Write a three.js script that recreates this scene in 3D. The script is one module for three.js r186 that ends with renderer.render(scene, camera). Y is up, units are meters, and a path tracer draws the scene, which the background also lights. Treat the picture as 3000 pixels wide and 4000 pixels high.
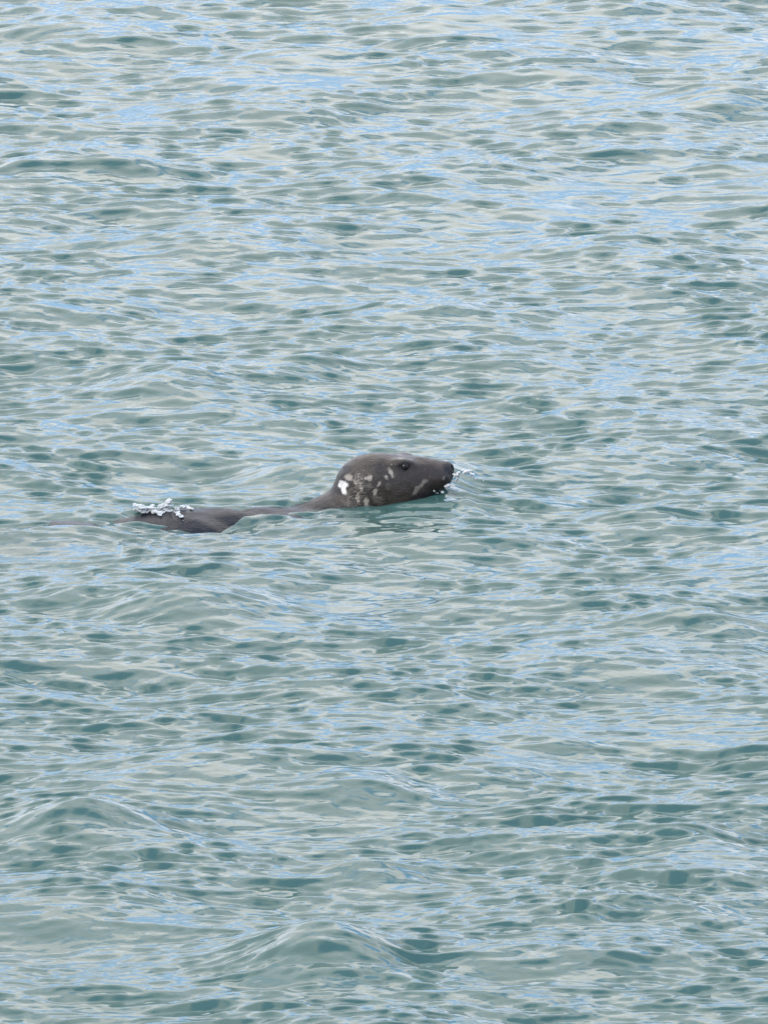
import * as THREE from 'three';

// ------------------------------------------------------------------ camera, sky, sun, exposure
const scene = new THREE.Scene();
const CAM_H = 5, CAM_D = 24;                                  // a telephoto look down from a quay
const DIST = Math.hypot(CAM_H, CAM_D);
const MM = 0.00068;                                           // metres for one photograph pixel at the seal
const camera = new THREE.PerspectiveCamera(2 * Math.atan(2000 * MM / DIST) * 180 / Math.PI, 3 / 4, 0.1, 6000);
camera.position.set(0, CAM_H, CAM_D);
camera.lookAt(0, 0, 0);
camera.updateMatrixWorld(true);

const renderer = new THREE.WebGLRenderer({ antialias: true });
renderer.toneMapping = THREE.LinearToneMapping;
renderer.toneMappingExposure = 1.85;
renderer.shadowMap.enabled = true;

// seeded random numbers and gradient noise
function rng(seed) { let a = seed >>> 0; return () => { a = (a + 0x6D2B79F5) >>> 0; let t = a; t = Math.imul(t ^ (t >>> 15), t | 1); t ^= t + Math.imul(t ^ (t >>> 7), t | 61); return ((t ^ (t >>> 14)) >>> 0) / 4294967296; }; }
const perm = new Uint8Array(512);
{ const r = rng(11), p = [...Array(256).keys()]; for (let i = 255; i > 0; i--) { const j = Math.floor(r() * (i + 1)); [p[i], p[j]] = [p[j], p[i]]; } for (let i = 0; i < 512; i++) perm[i] = p[i & 255]; }
const fadeC = (t) => t * t * t * (t * (t * 6 - 15) + 10);
const mix = (a, b, t) => a + (b - a) * t;
const clamp = (x, a, b) => Math.min(b, Math.max(a, x));
const sstep = (a, b, x) => { const t = clamp((x - a) / (b - a), 0, 1); return t * t * (3 - 2 * t); };
function grad(h, x, y, z) { h &= 15; const u = h < 8 ? x : y, v = h < 4 ? y : h === 12 || h === 14 ? x : z; return ((h & 1) ? -u : u) + ((h & 2) ? -v : v); }
function noise(x, y, z) {
  const X0 = Math.floor(x), Y0 = Math.floor(y), Z0 = Math.floor(z), X = X0 & 255, Y = Y0 & 255, Z = Z0 & 255;
  x -= X0; y -= Y0; z -= Z0; const u = fadeC(x), v = fadeC(y), w = fadeC(z);
  const A = perm[X] + Y, AA = perm[A] + Z, AB = perm[A + 1] + Z, B = perm[X + 1] + Y, BA = perm[B] + Z, BB = perm[B + 1] + Z;
  return mix(mix(mix(grad(perm[AA], x, y, z), grad(perm[BA], x - 1, y, z), u), mix(grad(perm[AB], x, y - 1, z), grad(perm[BB], x - 1, y - 1, z), u), v),
    mix(mix(grad(perm[AA + 1], x, y, z - 1), grad(perm[BA + 1], x - 1, y, z - 1), u), mix(grad(perm[AB + 1], x, y - 1, z - 1), grad(perm[BB + 1], x - 1, y - 1, z - 1), u), v), w);
}
function fbm(x, y, z, n) { let s = 0, a = 0.5; for (let i = 0; i < n; i++) { s += a * noise(x, y, z); x = x * 2.03 + 7.1; y = y * 2.03 + 3.7; z = z * 2.03 + 1.3; a *= 0.5; } return s; }

const SKY_LEVEL = 1.55;
// broken cloud over blue, whiter towards the horizon: one even sky all round
{
  const W = 1536, H = 768, d = new Float32Array(W * H * 4);
  for (let j = 0; j < H; j++) {
    const el = ((j + 0.5) / H - 0.5) * Math.PI, sy = Math.sin(el), cy = Math.cos(el);
    for (let i = 0; i < W; i++) {
      const az = ((i + 0.5) / W - 0.5) * 2 * Math.PI, x = Math.cos(az) * cy, z = Math.sin(az) * cy, o = (j * W + i) * 4;
      let c;
      if (el <= 0) c = [0.16, 0.24, 0.26];
      else {
        const k = Math.pow(1 - sy, 7);
        c = [mix(0.14, 0.42, k), mix(0.34, 0.48, k), mix(0.66, 0.55, k)];
        const px = x / (sy + 0.22), pz = z / (sy + 0.22);
        const n = fbm(px * 1.6 + 89.3, 2.5, pz * 1.6 + 52.8, 5);
        const cover = sstep(-0.13, 0.10, n - 0.035 + 0.2 * k);
        const lump = fbm(px * 3.1 + 1.2, 8.5, pz * 3.1 - 4.4, 5), warm = sstep(-0.1, 0.35, fbm(px * 0.9 - 3.3, 5.5, pz * 0.9 + 2.2, 3));
        const br = clamp(0.98 + 0.7 * lump - 0.25 * sstep(0.12, 0.4, n), 0.55, 1.35) * (0.58 + 1.05 * Math.min(sy, 0.75));
        const cc = [br * mix(1.03, 1.12, warm), br * mix(1.0, 1.01, warm), br * mix(1.02, 0.92, warm)];
        for (let q = 0; q < 3; q++) c[q] = mix(c[q], cc[q], cover * 0.95);
      }
      for (let q = 0; q < 3; q++) d[o + q] = c[q] * SKY_LEVEL; d[o + 3] = 1;
    }
  }
  const t = new THREE.DataTexture(d, W, H, THREE.RGBAFormat, THREE.FloatType);
  t.mapping = THREE.EquirectangularReflectionMapping; t.magFilter = THREE.LinearFilter; t.minFilter = THREE.LinearFilter; t.needsUpdate = true;
  scene.background = t; scene.environment = t;
}
const sun = new THREE.DirectionalLight(new THREE.Color().setRGB(1, 0.95, 0.87), 2.0);
sun.position.set(-8, 11, 11); sun.target.position.set(0, 0, 0); sun.castShadow = true; sun.shadow.radius = 25;
sun.shadow.mapSize.set(2048, 2048);
Object.assign(sun.shadow.camera, { left: -8, right: 8, top: 8, bottom: -8, near: 1, far: 60 });
scene.add(sun, sun.target);

// a photograph pixel as a point on a level plane: direction from the lens, distance from the water
const camDir = new THREE.Vector3(), camR = new THREE.Vector3(), camU = new THREE.Vector3();
camera.matrixWorld.extractBasis(camR, camU, camDir); camDir.negate();
function pixelRay(px, py) { return camDir.clone().multiplyScalar(DIST).addScaledVector(camR, (px - 1500) * MM).addScaledVector(camU, (2000 - py) * MM).normalize(); }
function onLevel(px, py, y = 0) { const d = pixelRay(px, py); return camera.position.clone().addScaledVector(d, (y - CAM_H) / d.y); }
// ------------------------------------------------------------------ the sea
// tensor grid: fine where the photograph looks, growing outwards to the horizon
function axis(fine) {
  const a = [...fine];
  let s = a[a.length - 1] - a[a.length - 2]; while (a[a.length - 1] < 2600) { s = Math.min(s * 1.16, 400); a.push(a[a.length - 1] + s); }
  const b = []; s = a[1] - a[0]; let p = a[0]; while (p > -2600) { s = Math.min(s * 1.16, 400); p -= s; b.push(p); }
  return Float64Array.from([...b.reverse(), ...a]);
}
const fx = []; for (let x = -2.1; x < 2.1;) { fx.push(x); const e = Math.max(0, Math.abs(x) - 1.3); x += 0.0054 + e * 0.014; }
const fz = []; for (let z = -10.0; z < 6.2;) { fz.push(z); const d = (CAM_D - z) / CAM_D; z += 0.0105 * d * d; }
const XS = axis(fx), ZS = axis(fz), NX = XS.length, NZ = ZS.length;

// local swells and smooth patches read off the photograph: [px, py, half width px, half height px, height m, calm 0..1]
const FEATURES = [
  [1660, 1985, 190, 80, 0.046, 0.85],          // water pushed up under the chin
  [1100, 1890, 210, 45, 0.020, 0.6],           // green face behind the neck
  [330, 2045, 230, 55, 0.010, 0.4], [230, 2140, 190, 60, 0.004, 0.7],            // wave over the hips
  [650, 1560, 260, 70, 0.030, 0.6], [1100, 285, 330, 60, 0.030, 0.5], [1750, 130, 330, 70, 0.028, 0.5], [2250, 320, 300, 60, 0.034, 0.6], [2850, 440, 260, 60, 0.034, 0.6],
  [250, 165, 260, 50, 0.02, 0.3], [130, 700, 170, 45, 0.012, 0.7], [1150, 1470, 220, 40, 0.022, 0.4],
  [780, 2440, 330, 75, 0.036, 0.6], [2550, 2090, 280, 55, 0.026, 0.5], [2800, 2190, 200, 40, 0.02, 0.5], [850, 3050, 560, 70, 0.034, 0.6], [430, 3290, 330, 60, 0.022, 0.5],
  [1400, 3160, 330, 70, 0.03, 0.6], [220, 3290, 260, 60, 0.03, 0.5], [350, 3650, 380, 110, 0.02, 0.7], [2270, 3800, 470, 75, 0.034, 0.75], [1250, 3850, 330, 110, 0.05, 0.7],
  [2750, 3380, 260, 90, 0.016, 0.8], [2200, 2960, 260, 60, 0.014, 0.6], [1450, 3470, 250, 70, 0.026, 0.5], [2700, 2480, 260, 45, 0.022, 0.4], [1050, 2330, 200, 50, 0.012, 0.4],
].map(([px, py, wp, hp, h, calm]) => { const c = onLevel(px, py), s = (CAM_D - c.z) / CAM_D; return { x: c.x, z: c.z, rx: wp * MM * s, rz: hp * MM * s * s / (CAM_H / DIST), h, calm }; });

const SLOPE = { swell: 0.075, chop: 0.115, ripple: 0.175, fine: 0.11 };
const bands = [
  { n: 4, lo: 0.42, hi: 1.5, spread: 0.75, mean: 0.12, slope: SLOPE.swell, q: 0.5, skew: 0.4 },
  { n: 60, lo: 0.115, hi: 0.42, spread: 0.5, mean: 0.05, slope: SLOPE.chop, q: 0.3, skew: 0.75 },
  { n: 100, lo: 0.046, hi: 0.115, spread: 0.42, mean: 0.0, slope: SLOPE.ripple, q: 0.3, skew: 1.3 },
  { n: 50, lo: 0.030, hi: 0.046, spread: 0.48, mean: 0.0, slope: SLOPE.fine, q: 0.2, skew: 0.8 },
];
const NV = NX * NZ, F = bands.map(() => [new Float32Array(NV), new Float32Array(NV), new Float32Array(NV)]);   // height, dx, dz
const swellSlope = new Float32Array(NV);
{
  const r = rng(2024), gauss = () => Math.sqrt(-2 * Math.log(1 - r())) * Math.cos(2 * Math.PI * r());
  const cx = new Float64Array(NX), sx = new Float64Array(NX);
  const gapX = XS.map((x, i) => XS[Math.min(i + 1, NX - 1)] - XS[Math.max(i - 1, 0)]), gapZ = ZS.map((z, i) => ZS[Math.min(i + 1, NZ - 1)] - ZS[Math.max(i - 1, 0)]);
  bands.forEach((b, bi) => {
    const [H, DX, DZ] = F[bi];
    for (let w = 0; w < b.n; w++) {
      const lam = b.lo * Math.pow(b.hi / b.lo, (w + r()) / b.n), k = 2 * Math.PI / lam, th = b.mean + clamp(gauss(), -2.2, 2.2) * b.spread, ph = r() * 2 * Math.PI;
      const kx = k * Math.sin(th), kz = k * Math.cos(th), a = b.slope * Math.sqrt(2 / b.n) / k * (0.6 + 0.8 * r());
      for (let i = 0; i < NX; i++) { const f = 1 - sstep(0.35, 0.9, gapX[i] / lam); cx[i] = Math.cos(kx * XS[i]) * f; sx[i] = Math.sin(kx * XS[i]) * f; }
      const ux = Math.sin(th) * b.q, uz = Math.cos(th) * b.q;
      for (let j = 0; j < NZ; j++) {
        const f = a * (1 - sstep(0.35, 0.9, gapZ[j] / lam)); if (f === 0) continue;
        const c = Math.cos(kz * ZS[j] + ph) * f, s = Math.sin(kz * ZS[j] + ph) * f, o = j * NX;
        for (let i = 0; i < NX; i++) {
          const C = cx[i] * c - sx[i] * s, S = sx[i] * c + cx[i] * s;
          H[o + i] += C; DX[o + i] -= S * ux; DZ[o + i] -= S * uz;
          if (bi === 0) swellSlope[o + i] -= S * kz;
        }
      }
    }
  });
}
function waterCalm(x, z) {
  let bump = 0, calm = 0;
  for (const f of FEATURES) {
    const u = (x - f.x) / f.rx, v = (z - f.z) / f.rz, d = u * u + v * v; if (d > 7) continue;
    const e = Math.exp(-d * 1.1), e2 = Math.exp(-(u * u + (v + 0.9) * (v + 0.9)) * 1.4);   // the crest lies at the far edge, its face towards the quay
    bump += 1.3 * f.h * e2; calm = Math.max(calm, 0.75 * f.calm * e);
  }
  return [bump, calm];
}
const seaPos = new Float32Array(NV * 3), seaUv = new Float32Array(NV * 2);
for (let j = 0; j < NZ; j++) for (let i = 0; i < NX; i++) {
  const o = j * NX + i, x = XS[i], z = ZS[j];
  const inside = Math.abs(x) < 3 && z > -11 && z < 7;
  const [bump, calm] = inside ? waterCalm(x, z) : [0, 0];
  const gust = inside ? fbm(x * 1.6 + 3, 0.5, z * 0.9 + 5, 3) : 0, fineGust = inside ? noise(x * 5 + 1, 4.5, z * 2.8) : 0;
  let m = clamp(1.0 + 0.9 * gust + 0.55 * fineGust, 0.35, 1.25) * (1 - calm);
  m *= 1 - 0.35 * sstep(0.02, 0.16, -swellSlope[o]);
  const mc = (1 - 0.6 * calm) * clamp(1 + 0.7 * gust, 0.5, 1.4);
  // calmer and lower over the seal's back
  const bx = clamp(x, -1.2, 0.16), bz = mix(-0.11, 0.18, clamp((0.05 - bx) / 0.9, 0, 1)), near = Math.exp(-((x - bx) ** 2 + (z - bz) ** 2) / 0.05);
  const ms = 1 - 0.75 * near;
  const wash = Math.exp(-(((x + 0.40) / 0.26) ** 2) * 1.2) * near;           // the chop runs up over the low back
  const w = [ms, mc * (1 - 0.1 * near) * (1 + 0.6 * wash), m * (1 + 0.25 * near) * (1 + 0.7 * wash), m];
  // rings the moving head pushes out
  const hx = clamp(x, -0.13, 0.13), hd = Math.sqrt((x - hx) ** 2 + (z + 0.115) ** 2) - 0.085;
  const ring = hd > 0 && hd < 0.6 ? 0.004 * Math.cos(2 * Math.PI * (hd - 0.012) / (0.075 + 0.05 * hd)) * Math.exp(-hd / 0.13) * (0.6 + 0.8 * noise(x * 7, 2.5, z * 5)) : 0;
  let y = bump + ring, ax = 0, az = 0;
  for (let b = 0; b < 4; b++) { y += F[b][0][o] * w[b]; ax += F[b][1][o] * w[b]; az += F[b][2][o] * w[b] + bands[b].skew * F[b][0][o] * w[b]; }
  seaPos[o * 3] = x + ax; seaPos[o * 3 + 1] = y; seaPos[o * 3 + 2] = z + az;
  seaUv[o * 2] = x; seaUv[o * 2 + 1] = z;
}
// no crest may overturn: a face stands at most 46 degrees steep along the way the waves run
for (let i = 0; i < NX; i++) for (let j = 1; j < NZ; j++) {
  const o = (j * NX + i) * 3, q = o - NX * 3;
  seaPos[o + 2] = Math.max(seaPos[o + 2], seaPos[q + 2] + Math.max(0.25 * (ZS[j] - ZS[j - 1]), Math.abs(seaPos[o + 1] - seaPos[q + 1]) / 1.05));
}
{
  const idx = new Uint32Array((NX - 1) * (NZ - 1) * 6); let p = 0;
  for (let j = 0; j < NZ - 1; j++) for (let i = 0; i < NX - 1; i++) { const a = j * NX + i, b = a + 1, c = a + NX, d = c + 1; idx[p++] = a; idx[p++] = c; idx[p++] = b; idx[p++] = b; idx[p++] = c; idx[p++] = d; }
  const g = new THREE.BufferGeometry();
  g.setAttribute('position', new THREE.BufferAttribute(seaPos, 3)); g.setAttribute('uv', new THREE.BufferAttribute(seaUv, 2)); g.setIndex(new THREE.BufferAttribute(idx, 1));
  g.computeVertexNormals();
  // the finest capillary ripples, 9 to 28 mm, as relief in metres on a tile of 0.9 m
  const S = 640, L = 0.9, hb = new Float32Array(S * S * 4), rr = rng(404), N = 70;
  for (let w = 0; w < N; w++) {
    const lam = 0.009 * Math.pow(28 / 9, (w + rr()) / N), th = (rr() + rr() - 1) * 1.3, nx = Math.round(L / lam * Math.sin(th)), nz = Math.round(L / lam * Math.cos(th)), k = 2 * Math.PI * Math.hypot(nx, nz) / L, a = 0.022 * Math.sqrt(2 / N) / k, ph = rr() * 6.283;
    const cx = [], sx = []; for (let i = 0; i < S; i++) { cx.push(Math.cos(2 * Math.PI * nx * i / S)); sx.push(Math.sin(2 * Math.PI * nx * i / S)); }
    for (let j = 0; j < S; j++) { const c = Math.cos(2 * Math.PI * nz * j / S + ph) * a, q = Math.sin(2 * Math.PI * nz * j / S + ph) * a; for (let i = 0; i < S; i++) hb[(j * S + i) * 4] += cx[i] * c - sx[i] * q; }
  }
  for (let i = 0; i < S * S; i++) { const v = 0.5 + hb[i * 4] / 0.01; hb[i * 4] = hb[i * 4 + 1] = hb[i * 4 + 2] = v; hb[i * 4 + 3] = 1; }
  const capillary = new THREE.DataTexture(hb, S, S, THREE.RGBAFormat, THREE.FloatType);
  capillary.wrapS = capillary.wrapT = THREE.RepeatWrapping; capillary.magFilter = THREE.LinearFilter; capillary.repeat.set(1 / L, 1 / L); capillary.needsUpdate = true;
  const m = new THREE.MeshPhysicalMaterial({ bumpMap: capillary, bumpScale: 0.01, color: new THREE.Color().setRGB(0.058, 0.119, 0.111), roughness: 0.10, ior: 1.333, transmission: 0.5, thickness: 1, attenuationColor: new THREE.Color().setRGB(0.35, 0.75, 0.70), attenuationDistance: 2.0 });
  const sea = new THREE.Mesh(g, m); sea.name = 'sea_water'; sea.castShadow = sea.receiveShadow = true;
  sea.userData = { kind: 'structure', label: 'rippled grey green sea water reflecting cloud and blue sky', category: 'sea' };
  scene.add(sea);
}
{
  const g = new THREE.PlaneGeometry(5200, 5200); g.rotateX(-Math.PI / 2);
  const b = new THREE.Mesh(g, new THREE.MeshStandardMaterial({ color: new THREE.Color().setRGB(0.42, 0.42, 0.32), roughness: 1 }));
  b.name = 'seabed'; b.position.y = -1.1; b.receiveShadow = true; b.userData = { kind: 'structure', label: 'pale sandy seabed under the shallow water', category: 'seabed' };
  scene.add(b);
}
const hyp = (x, y, z = 0) => Math.sqrt(x * x + y * y + z * z);
// ------------------------------------------------------------------ implicit surfaces
const smin = (a, b, k) => { const h = Math.max(k - Math.abs(a - b), 0) / k; return Math.min(a, b) - h * h * k * 0.25; };
const smax = (a, b, k) => -smin(-a, -b, k);
function cone(p, a, ra, b, rb, flat = 1) {                    // tapered capsule, flattened across y when flat > 1
  const bx = b[0] - a[0], by = b[1] - a[1], bz = b[2] - a[2], px = p[0] - a[0], py = p[1] - a[1], pz = p[2] - a[2];
  const t = clamp((px * bx + py * by + pz * bz) / (bx * bx + by * by + bz * bz), 0, 1);
  return hyp(px - bx * t, (py - by * t) * flat, pz - bz * t) - mix(ra, rb, t);
}
function ell(p, c, r) { const x = (p[0] - c[0]) / r[0], y = (p[1] - c[1]) / r[1], z = (p[2] - c[2]) / r[2], k0 = hyp(x, y, z), k1 = hyp(x / r[0], y / r[1], z / r[2]); return k1 < 1e-9 ? -Math.min(...r) : k0 * (k0 - 1) / k1; }
// naive surface nets over a box
function surface(f, lo, hi, s) {
  const n = lo.map((l, i) => Math.ceil((hi[i] - l) / s) + 1), [nx, ny, nz] = n, v = new Float32Array(nx * ny * nz), at = (i, j, k) => (k * ny + j) * nx + i, p = [0, 0, 0];
  const C = 4;                                                // skip blocks that lie far from the surface
  v.fill(1);
  for (let k = 0; k < nz; k += C) for (let j = 0; j < ny; j += C) for (let i = 0; i < nx; i += C) {
    p[0] = lo[0] + (i + C / 2) * s; p[1] = lo[1] + (j + C / 2) * s; p[2] = lo[2] + (k + C / 2) * s;
    const far = f(p), skip = Math.abs(far) > s * C * 2.2 + 0.01;
    for (let c = k; c < Math.min(k + C, nz); c++) for (let b = j; b < Math.min(j + C, ny); b++) for (let a = i; a < Math.min(i + C, nx); a++) {
      if (skip) { v[at(a, b, c)] = far; continue; }
      p[0] = lo[0] + a * s; p[1] = lo[1] + b * s; p[2] = lo[2] + c * s; v[at(a, b, c)] = f(p);
    }
  }
  const id = new Int32Array(nx * ny * nz).fill(-1), pos = [], idx = [];
  for (let k = 0; k < nz - 1; k++) for (let j = 0; j < ny - 1; j++) for (let i = 0; i < nx - 1; i++) {
    let m = 0, cnt = 0, X = 0, Y = 0, Z = 0; const c = [];
    for (let q = 0; q < 8; q++) { c[q] = v[at(i + (q & 1), j + ((q >> 1) & 1), k + (q >> 2))]; if (c[q] < 0) m |= 1 << q; }
    if (m === 0 || m === 255) continue;
    for (let q = 0; q < 8; q++) for (const e of [1, 2, 4]) { if (q & e) continue; const w = q | e; if ((c[q] < 0) === (c[w] < 0)) continue; const t = c[q] / (c[q] - c[w]); X += (q & 1) + (e === 1 ? t : 0); Y += ((q >> 1) & 1) + (e === 2 ? t : 0); Z += (q >> 2) + (e === 4 ? t : 0); cnt++; }
    id[at(i, j, k)] = pos.length / 3; pos.push(lo[0] + (i + X / cnt) * s, lo[1] + (j + Y / cnt) * s, lo[2] + (k + Z / cnt) * s);
  }
  const quad = (a, b, c, d, flip) => flip ? idx.push(a, c, b, a, d, c) : idx.push(a, b, c, a, c, d);
  for (let k = 1; k < nz - 1; k++) for (let j = 1; j < ny - 1; j++) for (let i = 1; i < nx - 1; i++) {
    const s0 = v[at(i, j, k)] < 0;
    if (s0 !== v[at(i + 1, j, k)] < 0) quad(id[at(i, j - 1, k - 1)], id[at(i, j, k - 1)], id[at(i, j, k)], id[at(i, j - 1, k)], !s0);
    if (s0 !== v[at(i, j + 1, k)] < 0) quad(id[at(i - 1, j, k - 1)], id[at(i - 1, j, k)], id[at(i, j, k)], id[at(i, j, k - 1)], !s0);
    if (s0 !== v[at(i, j, k + 1)] < 0) quad(id[at(i - 1, j - 1, k)], id[at(i, j - 1, k)], id[at(i, j, k)], id[at(i - 1, j, k)], !s0);
  }
  const g = new THREE.BufferGeometry(), P = new Float32Array(pos), N = new Float32Array(pos.length), e = s * 0.7;
  for (let q = 0; q < P.length; q += 3) {
    const a = [P[q], P[q + 1], P[q + 2]], d = [0, 1, 2].map((i) => { const u = [...a], w = [...a]; u[i] += e; w[i] -= e; return f(u) - f(w); }), l = Math.hypot(...d) || 1;
    N[q] = d[0] / l; N[q + 1] = d[1] / l; N[q + 2] = d[2] / l;
  }
  g.setAttribute('position', new THREE.BufferAttribute(P, 3)); g.setAttribute('normal', new THREE.BufferAttribute(N, 3)); g.setIndex(idx);
  return g;
}
// ------------------------------------------------------------------ the seal
const HZ = -0.115;                                             // the head's own middle plane
// [ellipsoid centre, radii] or [joint, radius, joint, radius, flat], then the width of the blend (negative: carved out)
const HEAD_UP = 0.008;
const HEAD = [
  [[-0.034, 0.036, 0], [0.098, 0.090, 0.088], 0.01],
  [[0.040, 0.054, 0], [0.110, 0.066, 0.070], 0.035],
  [[0.118, 0.066, 0], [0.066, 0.043, 0.042], 0.035],
  [[0.040, 0.028, 0.035], [0.070, 0.045, 0.037], 0.03],                 // cheek
  [[0.137, 0.061, 0.022], [0.040, 0.028, 0.026], 0.012],                // whisker pad
  [[0.049, 0.108, 0.043], [0.030, 0.012, 0.014], 0.02],                 // brow
  [[0.03, 0.004, 0], 0.050, [0.128, 0.022, 0], 0.023, 1, 0.007],        // lower jaw, a crease for the mouth
  [[0.168, 0.083, 0], [0.018, 0.021, 0.022], 0.014],                    // nose
  [[0.181, 0.089, 0.011], [0.006, 0.009, 0.0035], -0.004],              // nostril
  [[0.055, 0.1025, 0.064], [0.013, 0.008, 0.009], -0.012],              // eye socket
  [[-0.045, 0.064, 0.092], [0.006, 0.004, 0.008], -0.008],              // ear opening
];
const NECK = [
  [[-0.05, -0.020, HZ], 0.087, [-0.22, -0.128, -0.055], 0.127, 1, 0.01],
  [[-0.22, -0.130, -0.055], 0.120, [-0.52, -0.164, 0.06], 0.158, 1, 0.04],
];
const BACK = [
  [[-0.52, -0.164, 0.06], 0.158, [-0.86, -0.142, 0.17], 0.136, 1, 0.06],
  [[-0.86, -0.142, 0.17], 0.136, [-1.28, -0.16, 0.29], 0.050, 1, 0.06],
  [[-0.39, -0.058, 0.018], [0.27, 0.072, 0.092], 0.03],                 // broad flat back, awash
  [[-0.57, -0.068, 0.080], [0.15, 0.066, 0.085], 0.06],              // the back humps where it breaks the surface
];
const FLIPPERS = [
  [[-1.27, -0.19, 0.27], 0.03, [-1.46, -0.20, 0.28], 0.060, 3, 0.03], [[-1.27, -0.19, 0.31], 0.03, [-1.45, -0.19, 0.39], 0.060, 3, 0.03],
  [[-0.33, -0.20, 0.09], 0.040, [-0.45, -0.24, 0.20], 0.055, 2.6, 0.03], [[-0.37, -0.20, -0.13], 0.040, [-0.50, -0.24, -0.23], 0.055, 2.6, 0.03],
];
function joined(p, list, d) {
  for (const e of list) {
    const k = e[e.length - 1], s = e.length === 3 ? ell(p, e[0], e[1]) : cone(p, e[0], e[1], e[2], e[3], e[4]);
    d = k < 0 ? smax(d, -s, -k) : smin(d, s, k);
  }
  return d;
}
const mirrored = [0, 0, 0];
function sealField(p) {
  mirrored[0] = p[0]; mirrored[1] = p[1] - HEAD_UP; mirrored[2] = Math.abs(p[2] - HZ + p[0] * 0.05);   // the head is alike on both sides
  let d = p[0] > -0.40 ? joined(mirrored, HEAD, 1) : 1, b = joined(p, NECK, 1);
  if (p[0] < 0.0) b = joined(p, BACK, b);
  d = smin(d, b, 0.032);
  if (p[0] < -0.15) d = joined(p, FLIPPERS, d);
  return d + 0.0012 * noise(p[0] * 40, p[1] * 55, p[2] * 40) + 0.006 * sstep(-0.14, -0.26, p[0]) * noise(p[0] * 11, p[1] * 4, p[2] * 17);
}
function onSeal(px, py) {                                     // where the line through a pixel meets the animal
  const d = pixelRay(px, py), p = camera.position.clone().addScaledVector(d, DIST - 0.9);
  for (let i = 0; i < 400; i++) { const s = sealField([p.x, p.y, p.z]); if (s < 0.0006) return p; p.addScaledVector(d, Math.max(s * 0.7, 0.0005)); }
  return null;
}
const seal = new THREE.Group(); seal.name = 'seal'; scene.add(seal);
seal.userData = { label: 'dark grey brown seal with pale neck blotches swimming with its head above water', category: 'seal' };
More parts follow.
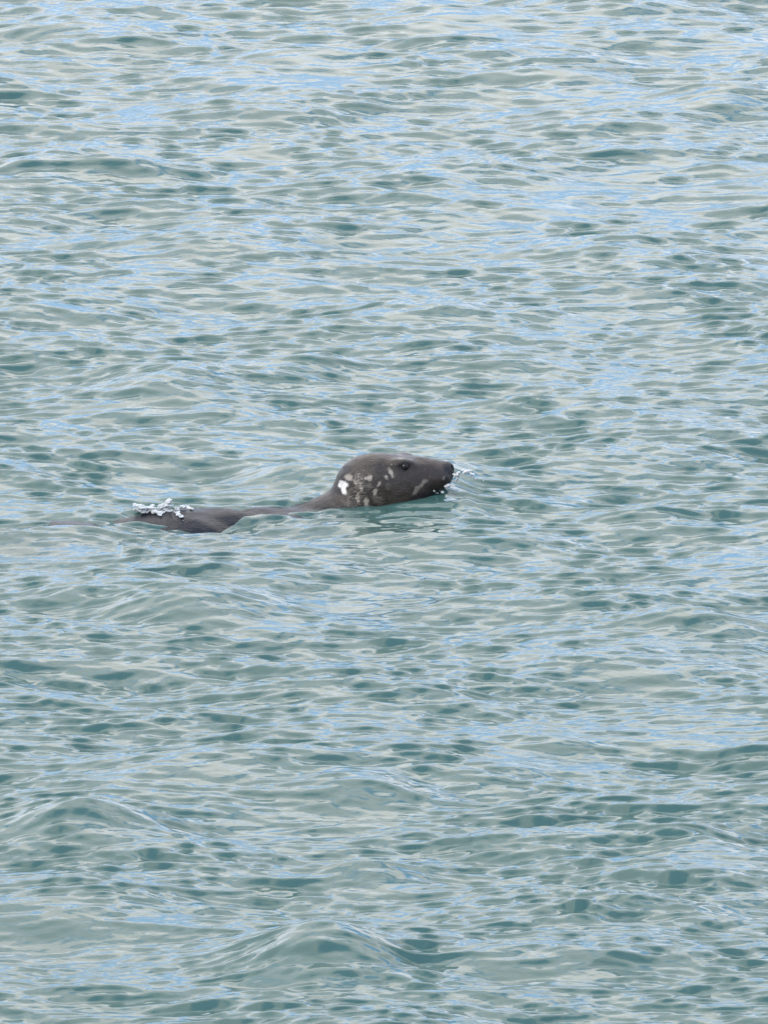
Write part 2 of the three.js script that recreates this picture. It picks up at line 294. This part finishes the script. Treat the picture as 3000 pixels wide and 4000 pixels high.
{
  const g = surface(sealField, [-1.56, -0.34, -0.32], [0.22, 0.16, 0.50], 0.004);
  const P = g.attributes.position, col = new Float32Array(P.count * 3), uv = new Float32Array(P.count * 2);
  // pale blotches of the coat; the two palest paint a wet glint on the nape: [px, py, half width px, half height px, lean, paleness]
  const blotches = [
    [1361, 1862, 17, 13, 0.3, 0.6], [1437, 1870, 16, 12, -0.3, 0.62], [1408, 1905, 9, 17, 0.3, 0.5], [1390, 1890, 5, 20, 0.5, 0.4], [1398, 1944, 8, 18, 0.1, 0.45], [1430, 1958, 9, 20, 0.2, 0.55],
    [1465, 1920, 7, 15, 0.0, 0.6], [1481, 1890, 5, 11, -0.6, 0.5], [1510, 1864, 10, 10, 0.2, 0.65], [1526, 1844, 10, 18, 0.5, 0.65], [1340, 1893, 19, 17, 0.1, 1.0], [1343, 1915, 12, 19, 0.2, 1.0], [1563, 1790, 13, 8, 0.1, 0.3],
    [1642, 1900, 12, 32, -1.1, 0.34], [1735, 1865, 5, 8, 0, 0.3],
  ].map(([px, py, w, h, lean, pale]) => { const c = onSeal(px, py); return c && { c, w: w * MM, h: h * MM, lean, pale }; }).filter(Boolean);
  const eyeAt = [0.055, 0.103 + HEAD_UP, 0.056];
  for (let i = 0; i < P.count; i++) {
    const x = P.getX(i), y = P.getY(i), z = P.getZ(i), hz = Math.abs(z - HZ + x * 0.05);
    const mottle = fbm(x * 14 + 3, y * 14, z * 14, 4), fine = noise(x * 140, y * 140, z * 140);
    let c = [0.0225, 0.0185, 0.0155].map((v, q) => v * (1 + 0.75 * mottle + 0.25 * fine) * [1, 1, 1][q]);
    const dorsal = sstep(-0.10, -0.24, x + 0.03 * mottle) * sstep(-0.10, -0.03, y); c = c.map((v, q) => mix(v, [0.0075, 0.0080, 0.0105][q] * (1 + 0.5 * mottle), dorsal));   // the dark saddle of the back
    // purplish darker crown line and muzzle, paler jaw
    const muz = sstep(0.05, 0.12, x); c = c.map((v, q) => mix(v, [0.0225, 0.0175, 0.0158][q] * (1 + 0.6 * mottle + 0.2 * fine), muz));
    const jaw = sstep(0.03, 0.012, y + 0.012 * mottle) * sstep(-0.01, 0.05, x) * sstep(0.11, 0.2, 0.4 - Math.abs(x - 0.09)); c = c.map((v, q) => mix(v, [0.07, 0.064, 0.054][q], jaw * 0.7));
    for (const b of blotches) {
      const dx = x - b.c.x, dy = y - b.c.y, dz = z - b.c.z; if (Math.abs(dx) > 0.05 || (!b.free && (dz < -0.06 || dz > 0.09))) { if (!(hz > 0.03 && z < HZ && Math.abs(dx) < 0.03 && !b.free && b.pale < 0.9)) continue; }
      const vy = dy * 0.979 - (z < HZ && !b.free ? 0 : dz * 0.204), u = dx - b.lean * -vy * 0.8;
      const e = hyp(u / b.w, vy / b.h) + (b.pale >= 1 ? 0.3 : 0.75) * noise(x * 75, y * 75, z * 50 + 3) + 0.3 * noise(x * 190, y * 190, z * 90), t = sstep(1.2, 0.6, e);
      if (t > 0) { const pale = b.pale >= 1 ? [0.44, 0.43, 0.42] : [0.30, 0.265, 0.225].map((v) => v * b.pale); c = c.map((v, q) => mix(v, pale[q], t)); }  // whitest tone is the nape glint put into the colour, the rest coat blotches
    }
    const fleck = sstep(0.16, 0.42, noise(x * 48 + 5, y * 48, z * 48) + 0.35 * noise(x * 100, y * 100, z * 100 + 4)) * sstep(-0.16, -0.11, x) * sstep(0.05, -0.02, x) * sstep(0.115, 0.09, y); c = c.map((v, q) => mix(v, [0.10, 0.088, 0.074][q], fleck * 0.35));
    const noseT = sstep(0.156, 0.166, x + 0.004 * mottle) * sstep(0.055, 0.066, y - HEAD_UP); c = c.map((v, q) => mix(v, [0.012, 0.012, 0.014][q], noseT));
    const lid = sstep(0.024, 0.014, hyp(x - eyeAt[0], (y - eyeAt[1]) * 1.3, hz - eyeAt[2])); c = c.map((v, q) => mix(v, [0.014, 0.012, 0.012][q], lid));
    const lip = sstep(0.008, 0.003, Math.abs(y - HEAD_UP - (0.026 + 0.10 * (x - 0.12) * sstep(0.16, 0.05, x)))) * sstep(0.06, 0.075, x) * sstep(0.165, 0.15, x); c = c.map((v, q) => mix(v, [0.016, 0.013, 0.013][q], lip * 0.8));
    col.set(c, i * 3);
    uv[i * 2] = x; uv[i * 2 + 1] = Math.atan2(y + 0.06, z - (x < -0.15 ? mix(0.04, HZ, clamp((x + 0.5) / 0.35, 0, 1)) : HZ)) * 0.12;
  }
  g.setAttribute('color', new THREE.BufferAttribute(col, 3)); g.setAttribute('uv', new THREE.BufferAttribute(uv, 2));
  const S = 256, hb = new Uint8Array(S * S * 4), rr = rng(9);
  for (let i = 0; i < S * S; i++) { const x = i % S, y = (i / S) | 0, v = 128 + 70 * noise(x / 10, y / 2.4, 3) + 60 * noise(x / 26, y / 6, 8) + 20 * (rr() - 0.5); hb.set([v, v, v, 255], i * 4); }
  const bump = new THREE.DataTexture(hb, S, S); bump.wrapS = bump.wrapT = THREE.RepeatWrapping; bump.magFilter = THREE.LinearFilter; bump.repeat.set(6, 6); bump.needsUpdate = true;
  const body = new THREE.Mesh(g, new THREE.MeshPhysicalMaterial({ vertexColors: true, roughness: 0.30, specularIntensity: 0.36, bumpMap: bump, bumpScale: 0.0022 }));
  body.name = 'body'; body.castShadow = body.receiveShadow = true; seal.add(body);
  // eyes
  for (const s of [-1, 1]) {
    const e = new THREE.Mesh(new THREE.SphereGeometry(0.0115, 24, 16), new THREE.MeshPhysicalMaterial({ color: new THREE.Color().setRGB(0.008, 0.007, 0.007), roughness: 0.25, specularIntensity: 0.4 }));
    e.name = 'eye'; e.position.set(0.055, 0.1010 + HEAD_UP, HZ - 0.003 + s * 0.0495); e.castShadow = e.receiveShadow = true; seal.add(e);
  }
}
// ------------------------------------------------------------------ broken water
const foamMat = new THREE.MeshPhysicalMaterial({ color: new THREE.Color().setRGB(0.42, 0.44, 0.45), roughness: 0.9, transmission: 0.4, ior: 1.333 });
function splash(name, label, strands, z0, drops, seed) {
  // each strand: [px, py, px, py, radius px, radius px], standing on the water at depth z0
  const at = (px, py, z = z0) => { const d = pixelRay(px, py), t = (z - CAM_D) / d.z; return camera.position.clone().addScaledVector(d, t).toArray(); };
  const rest = (px, py) => { const h = onSeal(px, py), w = at(px, py); return h && h.y > 0 ? [h.x, h.y + 0.002, h.z] : w; };
  const r = rng(seed), s3 = [];
  for (const [a, b, c, d, ra, rb] of strands) {               // clots of small bubbles scattered along the strand
    const A = rest(a, b), B = rest(c, d), len = Math.hypot(c - a, d - b), n = Math.ceil(len / 3) + 8;
    for (let i = 0; i < n; i++) {
      const t = r(), R = mix(ra, rb, t) * MM, q = A.map((v, k) => mix(v, B[k], t) + (r() + r() - 1) * R * [1.1, 0.9, 1.4][k]), k = R * (0.34 + 0.5 * r() * r());
      s3.push([q, [k * (0.9 + 1.2 * r()), k * (0.45 + 0.4 * r()), k * (1.2 + r())]]);
    }
  }
  const f = (p) => { let d = 1; for (const [c, q] of s3) d = smin(d, ell(p, c, q), 0.003); return d + 0.0022 * noise(p[0] * 130 + seed, p[1] * 170, p[2] * 90) + 0.0012 * noise(p[0] * 320, p[1] * 320 + seed, p[2] * 200); };
  const lo = [1e9, 1e9, 1e9], hi = [-1e9, -1e9, -1e9];
  for (const [c, q] of s3) for (let i = 0; i < 3; i++) { lo[i] = Math.min(lo[i], c[i] - q[i] - 0.01); hi[i] = Math.max(hi[i], c[i] + q[i] + 0.01); }
  const G = new THREE.Group(); G.name = name; scene.add(G); G.userData = { label, category: 'splash', group: 'white splashes round the seal' };
  const m = new THREE.Mesh(surface(f, lo, hi, 0.0018), foamMat); m.name = 'foam'; m.castShadow = m.receiveShadow = true; G.add(m);
  const ball = new THREE.IcosahedronGeometry(1, 1);
  for (let i = 0; i < drops.n; i++) {
    const q = at(mix(drops.x0, drops.x1, r()), mix(drops.y0, drops.y1, r()), z0 + (r() - 0.5) * 0.05), k = 0.0012 + 0.0028 * r() * r();
    const e = new THREE.Mesh(ball, foamMat); e.name = 'droplet'; e.position.set(...q); e.scale.set(k * (0.8 + 0.6 * r()), k, k); e.castShadow = true; G.add(e);
  }
}
splash('splash', 'white splash of foam where the back breaks the surface', [
  [516, 1992, 572, 1990, 8, 13], [528, 1974, 556, 1980, 10, 10], [545, 1985, 560, 1986, 10, 10],
  [590, 1974, 596, 1995, 9, 10], [596, 1996, 628, 2014, 11, 9], [628, 2010, 652, 1992, 11, 14], [650, 1990, 661, 1954, 14, 10], [616, 1982, 645, 1976, 5, 11],
  [688, 1984, 695, 2008, 8, 7], [695, 2010, 712, 2024, 7, 6], [718, 2034, 690, 2044, 7, 5], [725, 1982, 766, 2002, 8, 8], [704, 1980, 728, 1980, 5, 7],
], 0.065, { n: 9, x0: 470, x1: 790, y0: 1930, y1: 2010 }, 31);
splash('splash_001', 'small white splash pushed up at the seal\'s nose and chin', [
  [1774, 1862, 1802, 1842, 8, 6], [1802, 1842, 1830, 1846, 6, 9], [1838, 1848, 1846, 1852, 9, 7], [1776, 1884, 1796, 1862, 5, 4], [1740, 1899, 1752, 1898, 8, 7], [1692, 1918, 1706, 1928, 4, 4], [1715, 1920, 1745, 1928, 3, 3],
], -0.085, { n: 4, x0: 1770, x1: 1900, y0: 1820, y1: 1890 }, 77);

renderer.render(scene, camera);
